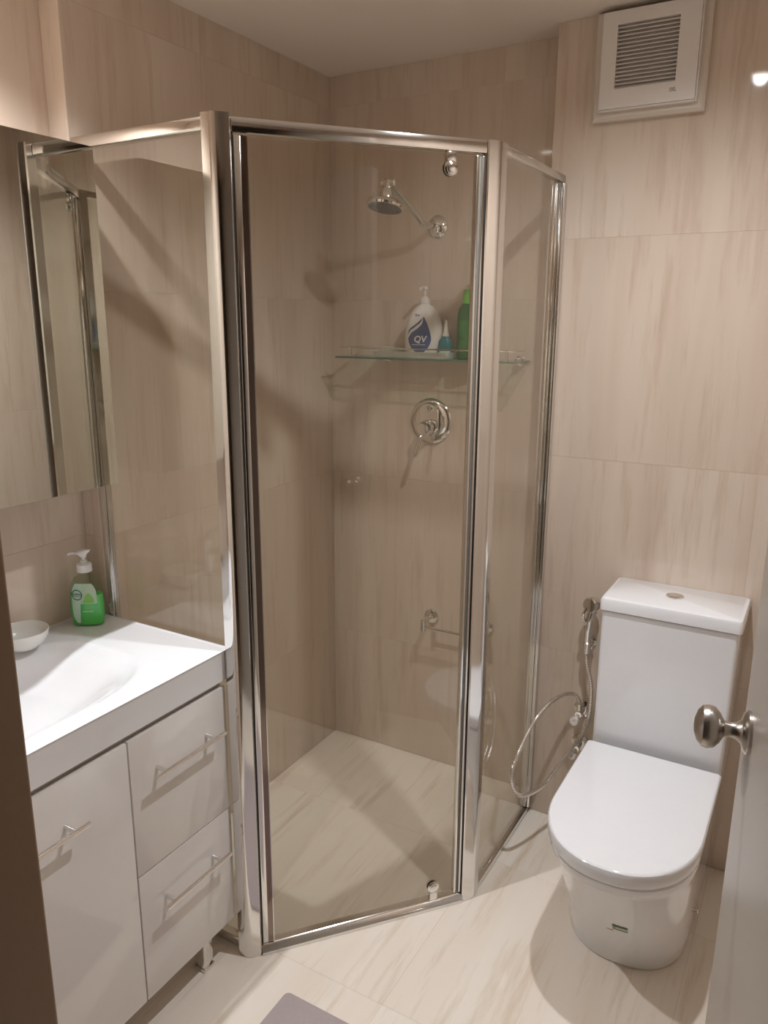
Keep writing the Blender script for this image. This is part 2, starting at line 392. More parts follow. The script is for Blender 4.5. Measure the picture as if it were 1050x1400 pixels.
# ---------------------------------------------------------------- shower head
sh = thing('overhead_shower', 'chrome shower head on an angled arm high on the shower wall', 'shower head', (.398, 0, 1.844))
obj('flange', lathe(B(), (.398, -.0005, 1.844), (0, -1, 0), [(0, .034), (.004, .034), (.010, .028), (.016, .018), (.018, .013)], 40), CHROME, sh)
arm = [(.398, -.012, 1.844), (.398, -.085, 1.842), (.398, -.105, 1.843), (.397, -.118, 1.851), (.396, -.20, 1.889), (.393, -.288, 1.927)]
obj('arm', tube(B(), smoothpath(arm, 6), .0095, 16), CHROME, sh)
hd = Vector((.393, -.300, 1.930))
kn = B(); lathe(kn, hd - Vector((.024, 0, 0)), (1, 0, 0), [(0, .010), (.003, .013), (.013, .013), (.014, .009), (.034, .009), (.035, .013), (.045, .013), (.048, .010)], 24)
obj('swivel_joint', kn, CHROME, sh)
ax = Vector((-.05, -.22, -1)).normalized()
obj('spray_head', lathe(B(), hd, ax, [(-.006, .010), (.006, .012), (.016, .012), (.019, .017), (.030, .021), (.042, .021), (.046, .028), (.051, .044), (.056, .053), (.063, .0555), (.069, .053), (.070, .047)], 40), CHROME, sh)
fc = B(); lathe(fc, hd + ax*.0702, ax, [(0, .0465), (.001, .046), (.0015, .030), (.0015, 0)], 40)
for r_, k in ((.012, 6), (.022, 12), (.038, 18)):
    u, v, a = frame(ax)
    for i in range(k):
        q = hd + ax*.0712 + u*r_*math.cos(2*PI*i/k) + v*r_*math.sin(2*PI*i/k)
        lathe(fc, q, ax, [(0, .0018), (.002, .0012), (.0022, 0)], 6)
obj('nozzle_face', fc, mat('nozzle_grey', (.16, .15, .14), .4), sh)

# ---------------------------------------------------------------- mixer
mx = thing('shower_mixer', 'round chrome shower mixer plate with lever below the glass shelf', 'tap', (.390, 0, 1.240))
mo = Vector((.390, 0, 1.240))
obj('cover_plate', lathe(B(), mo+Vector((0, -.0005, 0)), (0, -1, 0), [(0, .075), (.004, .075), (.009, .070), (.012, .060), (.013, .045), (.013, 0)], 56), CHROME, mx)
ob = B(); pts = []
for k in range(32):
    a = 2*PI*k/32; pts.append((mo.x + .036*math.cos(a), mo.z + .036*math.sin(a) + (.026 if math.sin(a) > 0 else -.016)))
loft(ob, [[(x, -.012, z) for x, z in pts], [(x, -.020, z) for x, z in pts], [(mo.x+(x-mo.x)*.93, -.023, mo.z+(z-mo.z)*.95) for x, z in pts]])
obj('oval_plate', ob, CHROME, mx)
obj('diverter_knob', lathe(B(), mo+Vector((0, -.022, .042)), (0, -1, 0), [(0, .011), (.012, .011), (.016, .009), (.017, 0)], 24), CHROME, mx)
lv = B(); lathe(lv, mo+Vector((0, -.022, -.018)), (0, -1, 0), [(0, .024), (.020, .024), (.023, .022), (.024, .020), (.042, .020), (.046, .017), (.047, 0)], 32)
obj('cartridge_cap', lv, CHROME, mx)
h0 = mo+Vector((-.002, -.056, -.034))
obj('lever', tube(B(), smoothpath([h0, h0+Vector((-.008, -.012, -.028)), h0+Vector((-.016, -.020, -.068)), h0+Vector((-.018, -.020, -.074))], 6), .006, 14, rf=lambda i: .0055+.002*math.sin(min(1, i/18)*PI)), CHROME, mx)

# ---------------------------------------------------------------- foot rail
gr = thing('shower_rail', 'low chrome rail on round flange inside the shower', 'rail', (.405, 0, .565))
for x0 in (.408, .612):
    obj('flange', lathe(B(), (x0, -.0005, .560), (0, -1, 0), [(0, .025), (.008, .025), (.010, .022), (.010, 0)], 32), CHROME, gr)
    tb = B(); tube(tb, [(x0, -.008, .560), (x0, -.070, .560)], .009, 16); tube(tb, [(x0, -.066, .566), (x0, -.066, .528)], .010, 16)
    obj('bracket', tb, CHROME, gr)
obj('bar', tube(B(), [(.408, -.066, .540), (.612, -.066, .540)], .006, 16), CHROME, gr)

# ---------------------------------------------------------------- glass shelf
SZ = 1.447
gs = thing('glass_shelf', 'glass shower shelf with chrome gallery rail under the shower head', 'shelf', (.40, 0, SZ))
SH = box(B(), .095, .722, -.125, -.006, SZ-.006, SZ)
for f in SH.faces:
    if abs(f.normal.z) < .5 and f.calc_center_median().y < -.12: f.material_index = 1
shelf = obj('shelf_plate', SH, [SGLASS, EDGEG], gs, False)
for f in shelf.data.polygons:
    if abs(f.normal.y) > .5 or abs(f.normal.x) > .5: f.material_index = 1
for x0 in (.235, .690):
    bk = B(); lathe(bk, (x0, -.0005, SZ-.003), (0, -1, 0), [(0, .016), (.005, .016), (.008, .011), (.024, .010), (.025, 0)], 24)
    box(bk, x0-.012, x0+.012, -.030, -.008, SZ-.016, SZ-.0065, .002); box(bk, x0-.012, x0+.012, -.030, -.008, SZ+.0005, SZ+.006, .002)
    obj('bracket', bk, CHROME, gs)
rl = B(); tube(rl, smoothpath([(.132, -.010, SZ+.028), (.132, -.10, SZ+.028), (.136, -.113, SZ+.028), (.15, -.117, SZ+.028), (.69, -.117, SZ+.028), (.702, -.113, SZ+.028), (.706, -.10, SZ+.028), (.706, -.010, SZ+.028)], 4), .0026, 8)
obj('gallery_rail', rl, CHROME, gs)
for x0 in (.150, .688):
    obj('rail_post', lathe(B(), (x0, -.117, SZ+.0003), (0, 0, 1), [(0, .006), (.002, .006), (.003, .004), (.025, .004), (.027, .005), (.031, .005), (.033, .002)], 16), CHROME, gs)

# soap tray, soap, bottles
TX0, TX1 = .222, .492
sd = thing('soap_tray', 'long white soap tray on the glass shelf holding soap and two bottles', 'tray', ((TX0+TX1)/2, -.062, SZ))
def rrect(cx, cyy, hx_, hy_, r, z, k=5):
    out = []
    for sx, sy_, a0 in ((1, 1, 0), (-1, 1, PI/2), (-1, -1, PI), (1, -1, 1.5*PI)):
        for i in range(k+1):
            a = a0 + PI/2*i/k; out.append((cx+sx*(hx_-r)+r*math.cos(a), cyy+sy_*(hy_-r)+r*math.sin(a), z))
    return out
cx, cyy = (TX0+TX1)/2, -.064
hw_, hd_ = (TX1-TX0)/2, .042
tr = loft(B(), [rrect(cx, cyy, hw_-.008, hd_-.008, .012, SZ+.0005), rrect(cx, cyy, hw_-.003, hd_-.003, .014, SZ+.008), rrect(cx, cyy, hw_, hd_, .015, SZ+.019), rrect(cx, cyy, hw_-.003, hd_-.003, .013, SZ+.019), rrect(cx, cyy, hw_-.006, hd_-.006, .012, SZ+.009), rrect(cx, cyy, hw_-.010, hd_-.010, .010, SZ+.007)])
obj('dish', tr, mat('tray_white', (.78, .76, .72), .25), sd)
ZT = SZ+.0075
sp_ = B(); c_ = (.270, -.066)
loft(sp_, [rrect(*c_, .030, .020, .016, ZT), rrect(*c_, .036, .025, .020, ZT+.008), rrect(*c_, .037, .026, .021, ZT+.015), rrect(*c_, .034, .023, .019, ZT+.022), rrect(*c_, .024, .015, .012, ZT+.025)])
tag(obj('soap_bar', sp_, mat('soap_pale_green', (.62, .70, .55), .45, sss=.2), None, loc=(*c_, ZT)), 'pale green bar of soap lying in the white tray', 'soap')

def bottle(bm, c, prof, n=36, rot=0, p=2.4, mi=0):
    """prof: (z, half width, half depth)"""
    secs = []
    for z, a, b in prof:
        s = []
        for k in range(n):
            t = 2*PI*k/n; ct, st_ = math.cos(t), math.sin(t)
            x = a*math.copysign(abs(ct)**(2/p), ct); y = b*math.copysign(abs(st_)**(2/p), st_)
            s.append((c[0]+x*math.cos(rot)-y*math.sin(rot), c[1]+x*math.sin(rot)+y*math.cos(rot), c[2]+z))
        secs.append(s)
    return loft(bm, secs, mi=mi)
# white lotion bottle
qc = (.392, -.066, ZT); RQ = .38
qr = Vector((math.cos(RQ), math.sin(RQ), 0)); qn = Vector((math.sin(RQ), -math.cos(RQ), 0))
qb = thing('lotion_bottle', 'white pump lotion bottle with blue drop label on the shower shelf', 'bottle', qc)
WHB = mat('lotion_white', (.80, .77, .73), .3, sss=.1)
qprof = [(0, .050, .025), (.003, .056, .030), (.020, .060, .033), (.060, .061, .034), (.090, .057, .033), (.115, .049, .030), (.135, .039, .025), (.148, .028, .020), (.155, .016, .015), (.158, .014, .014)]
obj('body', bottle(B(), qc, qprof, rot=RQ), WHB, qb)
pm = B(); q0 = Vector(qc) + Vector((0, 0, .1585))
lathe(pm, q0, (0, 0, 1), [(0, .016), (.014, .0155), (.016, .011), (.020, .009), (.021, .0042), (.040, .004), (.041, .009), (.049, .009), (.052, .006)], 24)
tube(pm, [q0+Vector((0, 0, .045)), q0+Vector((0, 0, .046))+qn*.014+qr*-.006, q0+Vector((0, 0, .043))+qn*.030+qr*-.012], .0048, 10)
obj('pump', pm, WHB, qb)
def surf(c, prof, rot, p, z, dx, off, face=-1):
    """a point on the bottle's front at height z, dx across"""
    for (z0, a0, b0), (z1, a1, b1) in zip(prof, prof[1:]):
        if z0 <= z <= z1: t = (z-z0)/(z1-z0); a, b = a0+(a1-a0)*t, b0+(b1-b0)*t; break
    y = face*(b*max(0, 1-abs(dx/a)**p)**(1/p) + off)
    return Vector((c[0]+dx*math.cos(rot)-y*math.sin(rot), c[1]+dx*math.sin(rot)+y*math.cos(rot), c[2]+z))
NAVY = mat('label_blue', (.045, .10, .26), .35); WPR = mat('print_white', (.85, .85, .85), .4)
def patch(bm, rows, c, prof, rot, p, off, face=-1, m=8):
    """rows: (z, xl, xr) bands hugging the bottle"""
    R = [[bm.verts.new(surf(c, prof, rot, p, z, xl+(xr_-xl)*i/m, off, face)) for i in range(m+1)] for z, xl, xr_ in rows]
    for a, b in zip(R, R[1:]):
        for i in range(m): bm.faces.new((a[i], a[i+1], b[i+1], b[i]))
    return bm
drop = []
for k in range(25):
    s = k/24; z = .006 + .112*s
    wd = .036*math.sin(min(1, s*2.38)*PI/2)**.6 if s < .42 else .036*(1-((s-.42)/.58)**1.6)
    sh_ = .012*max(0, (s-.5)/.5)**1.4
    wd = max(wd, .0004); drop.append((z, -.012-wd+sh_, -.012+wd+sh_))
obj('drop_label', patch(B(), drop, qc, qprof, RQ, 2.4, .0006), NAVY, qb, label='navy blue drop-shaped label')
def swoosh(bm, c, prof, rot, p, off, P, w):
    pts = [Vector((a, b)) for a, b in P]; r = []
    sm = [Vector((q.x, q.y)) for q in smoothpath([(q.x, q.y, 0) for q in pts], 6)]
    for i, q in enumerate(sm):
        d = (sm[min(i+1, len(sm)-1)]-sm[max(i-1, 0)]).normalized(); nn = Vector((-d.y, d.x)); ww = w*math.sin(PI*(i+.6)/(len(sm)+.2))
        r.append([bm.verts.new(surf(c, prof, rot, p, (q+nn*s*ww).y, (q+nn*s*ww).x, off)) for s in (-1, 1)])
    for a, b in zip(r, r[1:]): bm.faces.new((a[0], a[1], b[1], b[0]))
    return bm
obj('swoosh', swoosh(B(), qc, qprof, RQ, 2.4, .0011, [(-.047, .056), (-.040, .072), (-.022, .086), (-.008, .099), (-.003, .114)], .004), WPR, qb, False)
obj('swoosh', swoosh(B(), qc, qprof, RQ, 2.4, .0010, [(-.049, .066), (-.043, .079), (-.027, .092), (-.012, .104)], .0024), NAVY, qb, False)
def wrap_text(name, s, size, m, parent, c, prof, rot, p, x0, z0, off, bold=0, shear=0):
    o = text(name, s, size, m, parent, c, (1, 0, 0), (0, 0, 1), .0, bold)
    for v in o.data.vertices:
        v.co = surf(c, prof, rot, p, z0+v.co.z, x0+v.co.x+shear*v.co.z, off) - Vector(c)
    return o
wrap_text('lettering', 'QV', .027, WPR, qb, qc, qprof, RQ, 2.4, -.010, .050, .0014, .0008, .15)
wrap_text('lettering', 'Ego', .010, NAVY, qb, qc, qprof, RQ, 2.4, -.020, .1235, .0012, .0002)
obj('label_line', patch(B(), [(.033, -.036, .006), (.0345, -.036, .006)], qc, qprof, RQ, 2.4, .0013), WPR, qb, False)

# small teal bottle
tc_ = (.466, -.066, ZT)
tb_ = thing('nozzle_bottle', 'small teal bottle with pale pointed nozzle beside the lotion bottle', 'bottle', tc_)
tp = [(0, .020, .016), (.003, .023, .018), (.030, .023, .018), (.045, .021, .017), (.056, .014, .013), (.060, .010, .010)]
obj('body', bottle(B(), tc_, tp, rot=.3), mat('teal_plastic', (.012, .18, .19), .3), tb_)
obj('nozzle', lathe(B(), (tc_[0], tc_[1], ZT+.0602), (0, 0, 1), [(0, .0105), (.010, .010), (.012, .008), (.035, .0045), (.048, .003), (.049, 0)], 20), mat('nozzle_white', (.72, .68, .60), .35), tb_)
obj('label_band', patch(B(), [(.008, -.017, .017), (.016, -.017, .017)], tc_, tp, .3, 2.4, .0006), mat('label_pale', (.55, .68, .66), .5), tb_)

# green shampoo bottle
gc = (.541, -.066, SZ+.0005)
gb = thing('shampoo_bottle', 'tall green shampoo bottle with lime cap at the shelf end', 'bottle', gc)
gp = [(0, .030, .020), (.003, .034, .023), (.060, .035, .024), (.130, .034, .023), (.150, .030, .021), (.160, .023, .018), (.164, .021, .017)]
obj('body', bottle(B(), gc, gp, rot=.35), mat('bottle_green', (.012, .12, .018), .3), gb)
obj('cap', bottle(B(), (gc[0], gc[1], gc[2]+.1645), [(0, .021, .017), (.020, .019, .016), (.038, .017, .014), (.041, .015, .012)], rot=.35), mat('cap_lime', (.16, .50, .04), .3), gb)
obj('label_panel', patch(B(), [(.030, -.026, .026), (.115, -.026, .026)], gc, gp, .35, 2.4, .0006), mat('label_green', (.03, .19, .03), .4), gb)

# ---------------------------------------------------------------- vanity
VF = .394; VY0 = -1.052; VY1 = -1.800; CT = .829
va = thing('vanity_cabinet', 'glossy white floor-standing vanity cabinet with bar handles on chrome legs', 'cabinet', (.17, -1.40, 0))
obj('carcass', box(B(), XV+.002, VF-.018, VY1, VY0, .112, .741, .001), GLOSSW, va)
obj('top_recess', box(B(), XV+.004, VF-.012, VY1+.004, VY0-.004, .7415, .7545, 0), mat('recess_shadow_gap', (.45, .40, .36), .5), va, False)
def handle(parent, y0, y1, z):
    h = B(); xh = VF+.030
    tube(h, [(xh, y0, z), (xh, y1, z)], .0052, 16)
    for yy in (y0+.030, y1-.030) if y1 > y0 else (y0-.030, y1+.030): tube(h, [(VF-.0005, yy, z), (xh, yy, z)], .0048, 12)
    return obj('bar_handle', h, CHROME, parent)
d1 = obj('drawer_front', box(B(), VF-.0175, VF, -1.341, VY0, .4245, .740, .0015), GLOSSW, va); handle(d1, -1.300, -1.090, .648)
d2 = obj('drawer_front', box(B(), VF-.0175, VF, -1.341, VY0, .112, .4215, .0015), GLOSSW, va); handle(d2, -1.300, -1.090, .330)
d3 = obj('door', box(B(), VF-.0175, VF, VY1, -1.3445, .112, .740, .0015), GLOSSW, va); handle(d3, -1.740, -1.468, .646)
for x_, y_ in ((.350, -1.125), (.350, -1.730), (0.0, -1.125), (0.0, -1.730)):
    lg = box(B(), x_-.016, x_+.016, y_-.016, y_+.016, .008, .111, .002); box(lg, x_-.018, x_+.018, y_-.018, y_+.018, .0005, .008, .001)
    obj('leg', lg, CHROME, va)
# basin top: one moulded piece
bt = thing('washbasin', 'thick white moulded washbasin top on the vanity cabinet', 'sink', (.17, -1.40, .755))
bm = B(); NX, NY = 60, 90; X0, X1, Y0, Y1 = XV+.001, VF+.0015, VY1-.004, VY0+.0145
bcx, bcy, bhx, bhy = .165, -1.450, .185, .270
def hz(x, y):
    u = abs((x-bcx)/bhx); v = abs((y-bcy)/bhy); r = (u**3.2 + v**2.6)**(1/2.9)
    if r >= 1: return CT
    s = min(1, (1-r)/.55); s = s*s*(3-2*s); return CT - .005*min(1, (1-r)/.03) - .052*s
g = [[bm.verts.new((X0+(X1-X0)*i/NX, Y0+(Y1-Y0)*j/NY, hz(X0+(X1-X0)*i/NX, Y0+(Y1-Y0)*j/NY))) for j in range(NY+1)] for i in range(NX+1)]
for i in range(NX):
    for j in range(NY): bm.faces.new((g[i][j], g[i+1][j], g[i+1][j+1], g[i][j+1]))
edge = [g[i][0] for i in range(NX+1)] + [g[NX][j] for j in range(1, NY+1)] + [g[i][NY] for i in range(NX-1, -1, -1)] + [g[0][j] for j in range(NY-1, 0, -1)]
lo1 = [bm.verts.new((v.co.x, v.co.y, .756)) for v in edge]
n = len(edge)
for i in range(n): bm.faces.new((edge[i], edge[(i+1) % n], lo1[(i+1) % n], lo1[i]))
bm.faces.new(lo1[::-1])
cr_e = [e for e in bm.edges if abs(e.verts[0].co.z-CT) < 1e-5 and abs(e.verts[1].co.z-CT) < 1e-5 and len(e.link_faces) == 2 and any(abs(f.normal.z) < .1 for f in e.link_faces if (f.normal_update() or True))]
bmesh.ops.bevel(bm, geom=cr_e, offset=.003, segments=3, profile=.5, affect='EDGES')
obj('basin_slab', bm, BASIN, bt)
obj('drain', lathe(B(), (bcx, bcy, hz(bcx, bcy)+.0003), (0, 0, 1), [(0, .022), (.002, .022), (.003, .018), (.001, .014), (.002, 0)], 32), CHROME, bt)
# mixer tap, just outside the frame, seen reflected in the glass
tp_ = thing('basin_tap', 'chrome basin mixer tap at the back of the white basin top', 'tap', (-.015, -1.40, CT))
t_ = B(); lathe(t_, (-.022, -1.40, CT+.0005), (0, 0, 1), [(0, .024), (.004, .024), (.006, .020), (.085, .019), (.095, .021), (.110, .020), (.118, .012), (.119, 0)], 32)
obj('body', t_, CHROME, tp_)
obj('spout', tube(B(), smoothpath([(-.012, -1.40, CT+.062), (.04, -1.40, CT+.078), (.095, -1.40, CT+.072), (.108, -1.40, CT+.058)], 6), .011, 16), CHROME, tp_)
obj('lever', tube(B(), smoothpath([(-.022, -1.40, CT+.120), (.0, -1.40, CT+.134), (.05, -1.40, CT+.146)], 5), .006, 12), CHROME, tp_)

# hand wash bottle
RS = .55; sc_ = (.004, -1.100, CT+.0005)
hb = thing('handwash_bottle', 'clear green handwash pump bottle on the vanity corner by the shower glass', 'bottle', sc_)
hp = [(0, .034, .017), (.003, .038, .020), (.020, .0405, .0215), (.055, .041, .022), (.090, .0385, .021), (.110, .034, .019), (.122, .026, .016), (.130, .014, .013), (.136, .0125, .0125)]
CLR = glass_mat('bottle_clear', (.88, .95, .87), 1.45)
obj('shell', bottle(B(), sc_, hp, rot=RS), CLR, hb)
LIQ = mat('green_soap', (.12, .66, .15), .12, sss=.6)
obj('liquid_soap', bottle(B(), sc_, [(.003, .035, .017), (.020, .0395, .0200), (.050, .0400, .0205), (.080, .0384, .0200)], rot=RS), LIQ, hb, label='bright green liquid soap')
LBL = mat('label_frost', (.52, .68, .50), .45); LBL2 = mat('label_mint', (.55, .78, .62), .4); LBL3 = mat('label_leaf', (.26, .60, .12), .4); EMB = mat('emblem_green', (.05, .22, .14), .4)
lrows = []
for k in range(13):
    s = k/12; z = .010+.100*s; ww = .030*(1-abs(2*s-1)**4*.35); lrows.append((z, -ww, ww))
obj('front_label', patch(B(), [(z, a, -.004-.008*(1-i/12)) for i, (z, a, b) in enumerate(lrows)], sc_, hp, RS, 2.4, .0006), LBL2, hb, label='pale mint front label')
obj('front_label', patch(B(), [(z, -.004-.008*(1-i/12), b) for i, (z, a, b) in enumerate(lrows) if z > .060], sc_, hp, RS, 2.4, .0006), LBL, hb, label='frosted label part')
lf = B(); patch(lf, [(.062, -.002, .024), (.072, .001, .023), (.080, .004, .019), (.086, .009, .014)], sc_, hp, RS, 2.4, .0010)
obj('leaf_print', lf, LBL3, hb)
em = B(); R_ = [[em.verts.new(surf(sc_, hp, RS, 2.4, .082+r*math.sin(2*PI*k/28), -.016+r*math.cos(2*PI*k/28), .0012)) for k in range(28)] for r in (.0135, .0110)]
for k in range(28): em.faces.new((R_[0][k], R_[0][(k+1) % 28], R_[1][(k+1) % 28], R_[1][k]))
patch(em, [(.0785, -.027, -.005), (.0855, -.027, -.005)], sc_, hp, RS, 2.4, .0013)
obj('round_emblem', em, EMB, hb, False)
wrap_text('lettering', 'Dettol', .0075, WPR, hb, sc_, hp, RS, 2.4, -.016, .0820, .0017, .0001)
wrap_text('lettering', 'HAND WASH', .0042, WPR, hb, sc_, hp, RS, 2.4, .008, .040, .0012, .0001)
HW = mat('pump_white', (.85, .85, .83), .3)
pm = B(); q0 = Vector(sc_) + Vector((0, 0, .1365)); fd = Vector((-.72, -.55, 0)).normalized()
lathe(pm, q0, (0, 0, 1), [(0, .0175), (.001, .0185), (.018, .0175), (.021, .015), (.023, .009), (.028, .008), (.029, .0045), (.036, .0045)], 28)
obj('collar', pm, HW, hb)
nz_ = B(); q1 = q0 + Vector((0, 0, .036))
loft(nz_, [[tuple(q1 + Vector((0, 0, h)) + fd*(cx_+a_*math.cos(2*PI*k/20)) + Vector((-fd.y, fd.x, 0))*(b_*math.sin(2*PI*k/20))) for k in range(20)] for h, cx_, a_, b_ in ((0, 0, .007, .007), (.006, .002, .010, .009), (.011, .004, .018, .010), (.015, .000, .017, .009), (.018, -.006, .012, .007))])
tube(nz_, [q1+Vector((0, 0, .011))+fd*.014, q1+Vector((0, 0, .010))+fd*.030, q1+Vector((0, 0, .007))+fd*.036], .0035, 10)
obj('pump_head', nz_, HW, hb)

# bowl
bc = (.000, -1.278, CT+.0005)
bp_ = [(0, .018), (.002, .022), (.006, .032), (.018, .046), (.032, .054), (.045, .057), (.0465, .0560), (.045, .0548), (.032, .0515), (.018, .043), (.009, .030), (.007, .012), (.007, 0)]
tag(obj('bowl', lathe(B(), bc, (0, 0, 1), bp_, 56), mat('bowl_white', (.80, .79, .74), .25), None, loc=bc), 'small round white bowl on the basin top left of the handwash', 'bowl')

# ---------------------------------------------------------------- mirror cabinet
MX, MZ0, MZ1, MY0, MY1 = .134, 1.196, 1.908, -1.087, -1.78
mc = thing('mirror_cabinet', 'wall-hung cabinet with frameless mirror doors above the vanity', 'mirror', (XV, -1.4, 1.55))
obj('carcass', box(B(), XV+.0005, MX-.005, MY1, MY0, MZ0, MZ1, .001), mat('cabinet_board', (.45, .38, .32), .35), mc)
obj('mirror_door', box(B(), MX-.0045, MX, -1.432, MY0, MZ0, MZ1, .0006, 1), MIRR, mc, False)
obj('mirror_door', box(B(), MX-.0045, MX, MY1, -1.435, MZ0, MZ1, .0006, 1), MIRR, mc, False)

# ---------------------------------------------------------------- extractor vent
vt = thing('extractor_vent', 'square white extractor fan grille high on the wall above the toilet', 'vent', (1.035, WB, 2.19))
vf = B(); loft(vf, [[(x, y_, z) for x, z in p] for y_, p in (
    (WB-.0005, [(.896, 2.062), (1.170, 2.062), (1.170, 2.314), (.896, 2.314)]),
    (WB-.018, [(.896, 2.062), (1.170, 2.062), (1.170, 2.314), (.896, 2.314)]),
    (WB-.026, [(.903, 2.069), (1.163, 2.069), (1.163, 2.309), (.903, 2.309)]))])
obj('base_frame', vf, mat('vent_cream', (.78, .70, .61), .4), vt)
vi = B(); GX0, GX1, GZ0, GZ1 = .955, 1.102, 2.128, 2.273; IX0, IX1, IZ0, IZ1 = .920, 1.150, 2.084, 2.303
YF = WB-.048
for r in ((IX0, GX0, IZ0, IZ1), (GX1, IX1, IZ0, IZ1), (GX0, GX1, IZ0, GZ0), (GX0, GX1, GZ1, IZ1)): box(vi, r[0], r[1], YF, WB-.027, r[2], r[3], 0)
bmesh.ops.remove_doubles(vi, verts=vi.verts[:], dist=1e-5)
obj('front_cover', vi, PLAS, vt, False)
rim = B()
for a in ((IX0-.004, IX0-.0002, IZ0-.004, IZ1+.003), (IX1+.0002, IX1+.004, IZ0-.004, IZ1+.003), (IX0, IX1, IZ0-.004, IZ0-.0002), (IX0, IX1, IZ1+.0002, IZ1+.003)):
    box(rim, a[0], a[1], YF+.004, WB-.027, a[2], a[3], .0012, 2)
obj('cover_edge', rim, PLAS, vt)
obj('grille_back', box(B(), GX0, GX1, WB-.0295, WB-.0275, GZ0, GZ1), PLASD, vt, False)
NL = 16
for k in range(NL):
    z = GZ0 + (k+.5)*(GZ1-GZ0)/NL
    s = B(); loft(s, [[(x, YF+.001, z-.0030), (x, YF+.0025, z-.0042), (x, YF+.014, z+.0028), (x, YF+.0125, z+.0040)] for x in (GX0+.0003, GX1-.0003)])
    obj('louvre_slat', s, PLAS, vt, False)
text('lettering', 'IXL', .011, GREYP, vt, (1.098, YF-.0003, 2.110), (1, 0, 0), (0, 0, 1), .0003, .0004)

# ---------------------------------------------------------------- toilet
TC = 1.229
to = thing('toilet', 'white close-coupled toilet with square cistern and closed rounded lid', 'toilet', (TC, -.45, 0))
def dsec(hw, yb, yf, ys, z, p=2.3, n=28, rb=.02):
    """D outline: straight back at yb, straight sides to ys, round front to yf"""
    pts = []
    for k in range(n+1):
        a = PI*k/n; c, s = math.cos(a), math.sin(a)
        pts.append((TC+hw*math.copysign(abs(c)**(2/p), c), ys-(ys-yf)*abs(s)**(2/p), z))
    pts.append((TC-hw, yb-rb, z)); pts.append((TC-hw+rb*.3, yb-rb*.3, z)); pts.append((TC-hw+rb, yb, z))
    pts.append((TC+hw-rb, yb, z)); pts.append((TC+hw-rb*.3, yb-rb*.3, z)); pts.append((TC+hw, yb-rb, z))
    return pts
pan = B()
loft(pan, [dsec(.146, -.104, -.600, -.440, .0008), dsec(.150, -.104, -.606, -.442, .012), dsec(.152, -.104, -.622, -.452, .06), dsec(.154, -.104, -.655, -.475, .13), dsec(.157, -.104, -.700, -.51, .21), dsec(.161, -.104, -.750, -.55, .29), dsec(.165, -.104, -.787, -.58, .340), dsec(.169, -.104, -.808, -.60, .368), dsec(.169, -.104, -.810, -.60, .380), dsec(.165, -.104, -.804, -.60, .385), dsec(.155, -.110, -.785, -.595, .3865)])
obj('pan', pan, CERAM, to, ang=40)
obj('seat', loft(B(), [dsec(.158, -.330, -.790, -.61, .3870, 2.2), dsec(.159, -.328, -.792, -.61, .388, 2.2), dsec(.159, -.328, -.792, -.61, .3930, 2.2)]), CERAM, to)
obj('lid', loft(B(), [dsec(.169, -.322, -.818, -.615, .3935, 2.15, 28, .006), dsec(.172, -.320, -.824, -.615, .3945, 2.15, 28, .006), dsec(.1735, -.320, -.827, -.615, .400, 2.15, 28, .006), dsec(.1745, -.320, -.828, -.615, .424, 2.15, 28, .006), dsec(.1735, -.3205, -.8268, -.615, .4285, 2.15, 28, .006), dsec(.1705, -.322, -.823, -.615, .4315, 2.15, 28, .006), dsec(.167, -.324, -.819, -.615, .432, 2.15, 28, .006)]), CERAM, to)
for s in (-1, 1): obj('hinge', lathe(B(), (TC+s*.085, -.311, .3895), (0, 0, 1), [(0, .009), (.018, .009), (.022, .006), (.022, 0)], 20), CHROME, to)
def rr(x0, x1, y0, y1, r, z): return rrect((x0+x1)/2, (y0+y1)/2, (x1-x0)/2, (y1-y0)/2, r, z, 4)
obj('cistern', loft(B(), [rr(1.064, 1.396, -.297, -.105, .010, .3895), rr(1.061, 1.399, -.299, -.104, .010, .395), rr(1.061, 1.400, -.299, -.104, .010, .60), rr(1.061, 1.401, -.300, -.104, .010, .808)]), CERAM, to)
obj('cistern_lid', loft(B(), [rr(1.060, 1.403, -.301, -.103, .010, .8095), rr(1.055, 1.408, -.306, -.1025, .012, .812), rr(1.055, 1.408, -.306, -.1025, .012, .838), rr(1.058, 1.405, -.303, -.1035, .011, .844), rr(1.064, 1.399, -.297, -.107, .009, .8465)]), CERAM, to)
bu = B(); lathe(bu, (1.228, -.200, .8466), (0, 0, 1), [(0, .023), (.003, .023), (.004, .020), (.0035, .019), (.005, .017), (.0052, 0)], 40)
obj('flush_button', bu, CHROME, to)
obj('fixing_bolt', lathe(B(), (1.3815, -.40, .07), (1, 0, 0), [(0, .007), (.008, .007), (.010, .004), (.010, 0)], 16), CHROME, to)
# sticker on the front of the pan
stx = .0
def panpt(x, z, off):
    yf = -.655 + (z-.13)/.08*(-.045); ys = -.475 + (z-.13)/.08*(-.035); hw = .1555
    y = ys-(ys-yf)*max(0, 1-abs(x/hw)**2.3)**(1/2.3); return Vector((TC+x, y-off, z))
def ppatch(x0, x1, z0, z1, off, m=6):
    b = B(); R = [[b.verts.new(panpt(x0+(x1-x0)*i/m, z, off)) for i in range(m+1)] for z in (z0, (z0+z1)/2, z1)]
    for a, c in zip(R, R[1:]):
        for i in range(m): b.faces.new((a[i], a[i+1], c[i+1], c[i]))
    return b
st_o = thing('toilet_sticker', 'small green and white sticker on the front of the toilet pan', 'sticker', (TC+.019, -.70, .19))
obj('backing', ppatch(.003, .038, .160, .182, .0010), mat('sticker_pale', (.50, .55, .46), .4), st_o, False)
obj('green_band', ppatch(.003, .038, .175, .182, .0014), mat('sticker_green', (.08, .13, .05), .4), st_o, False)
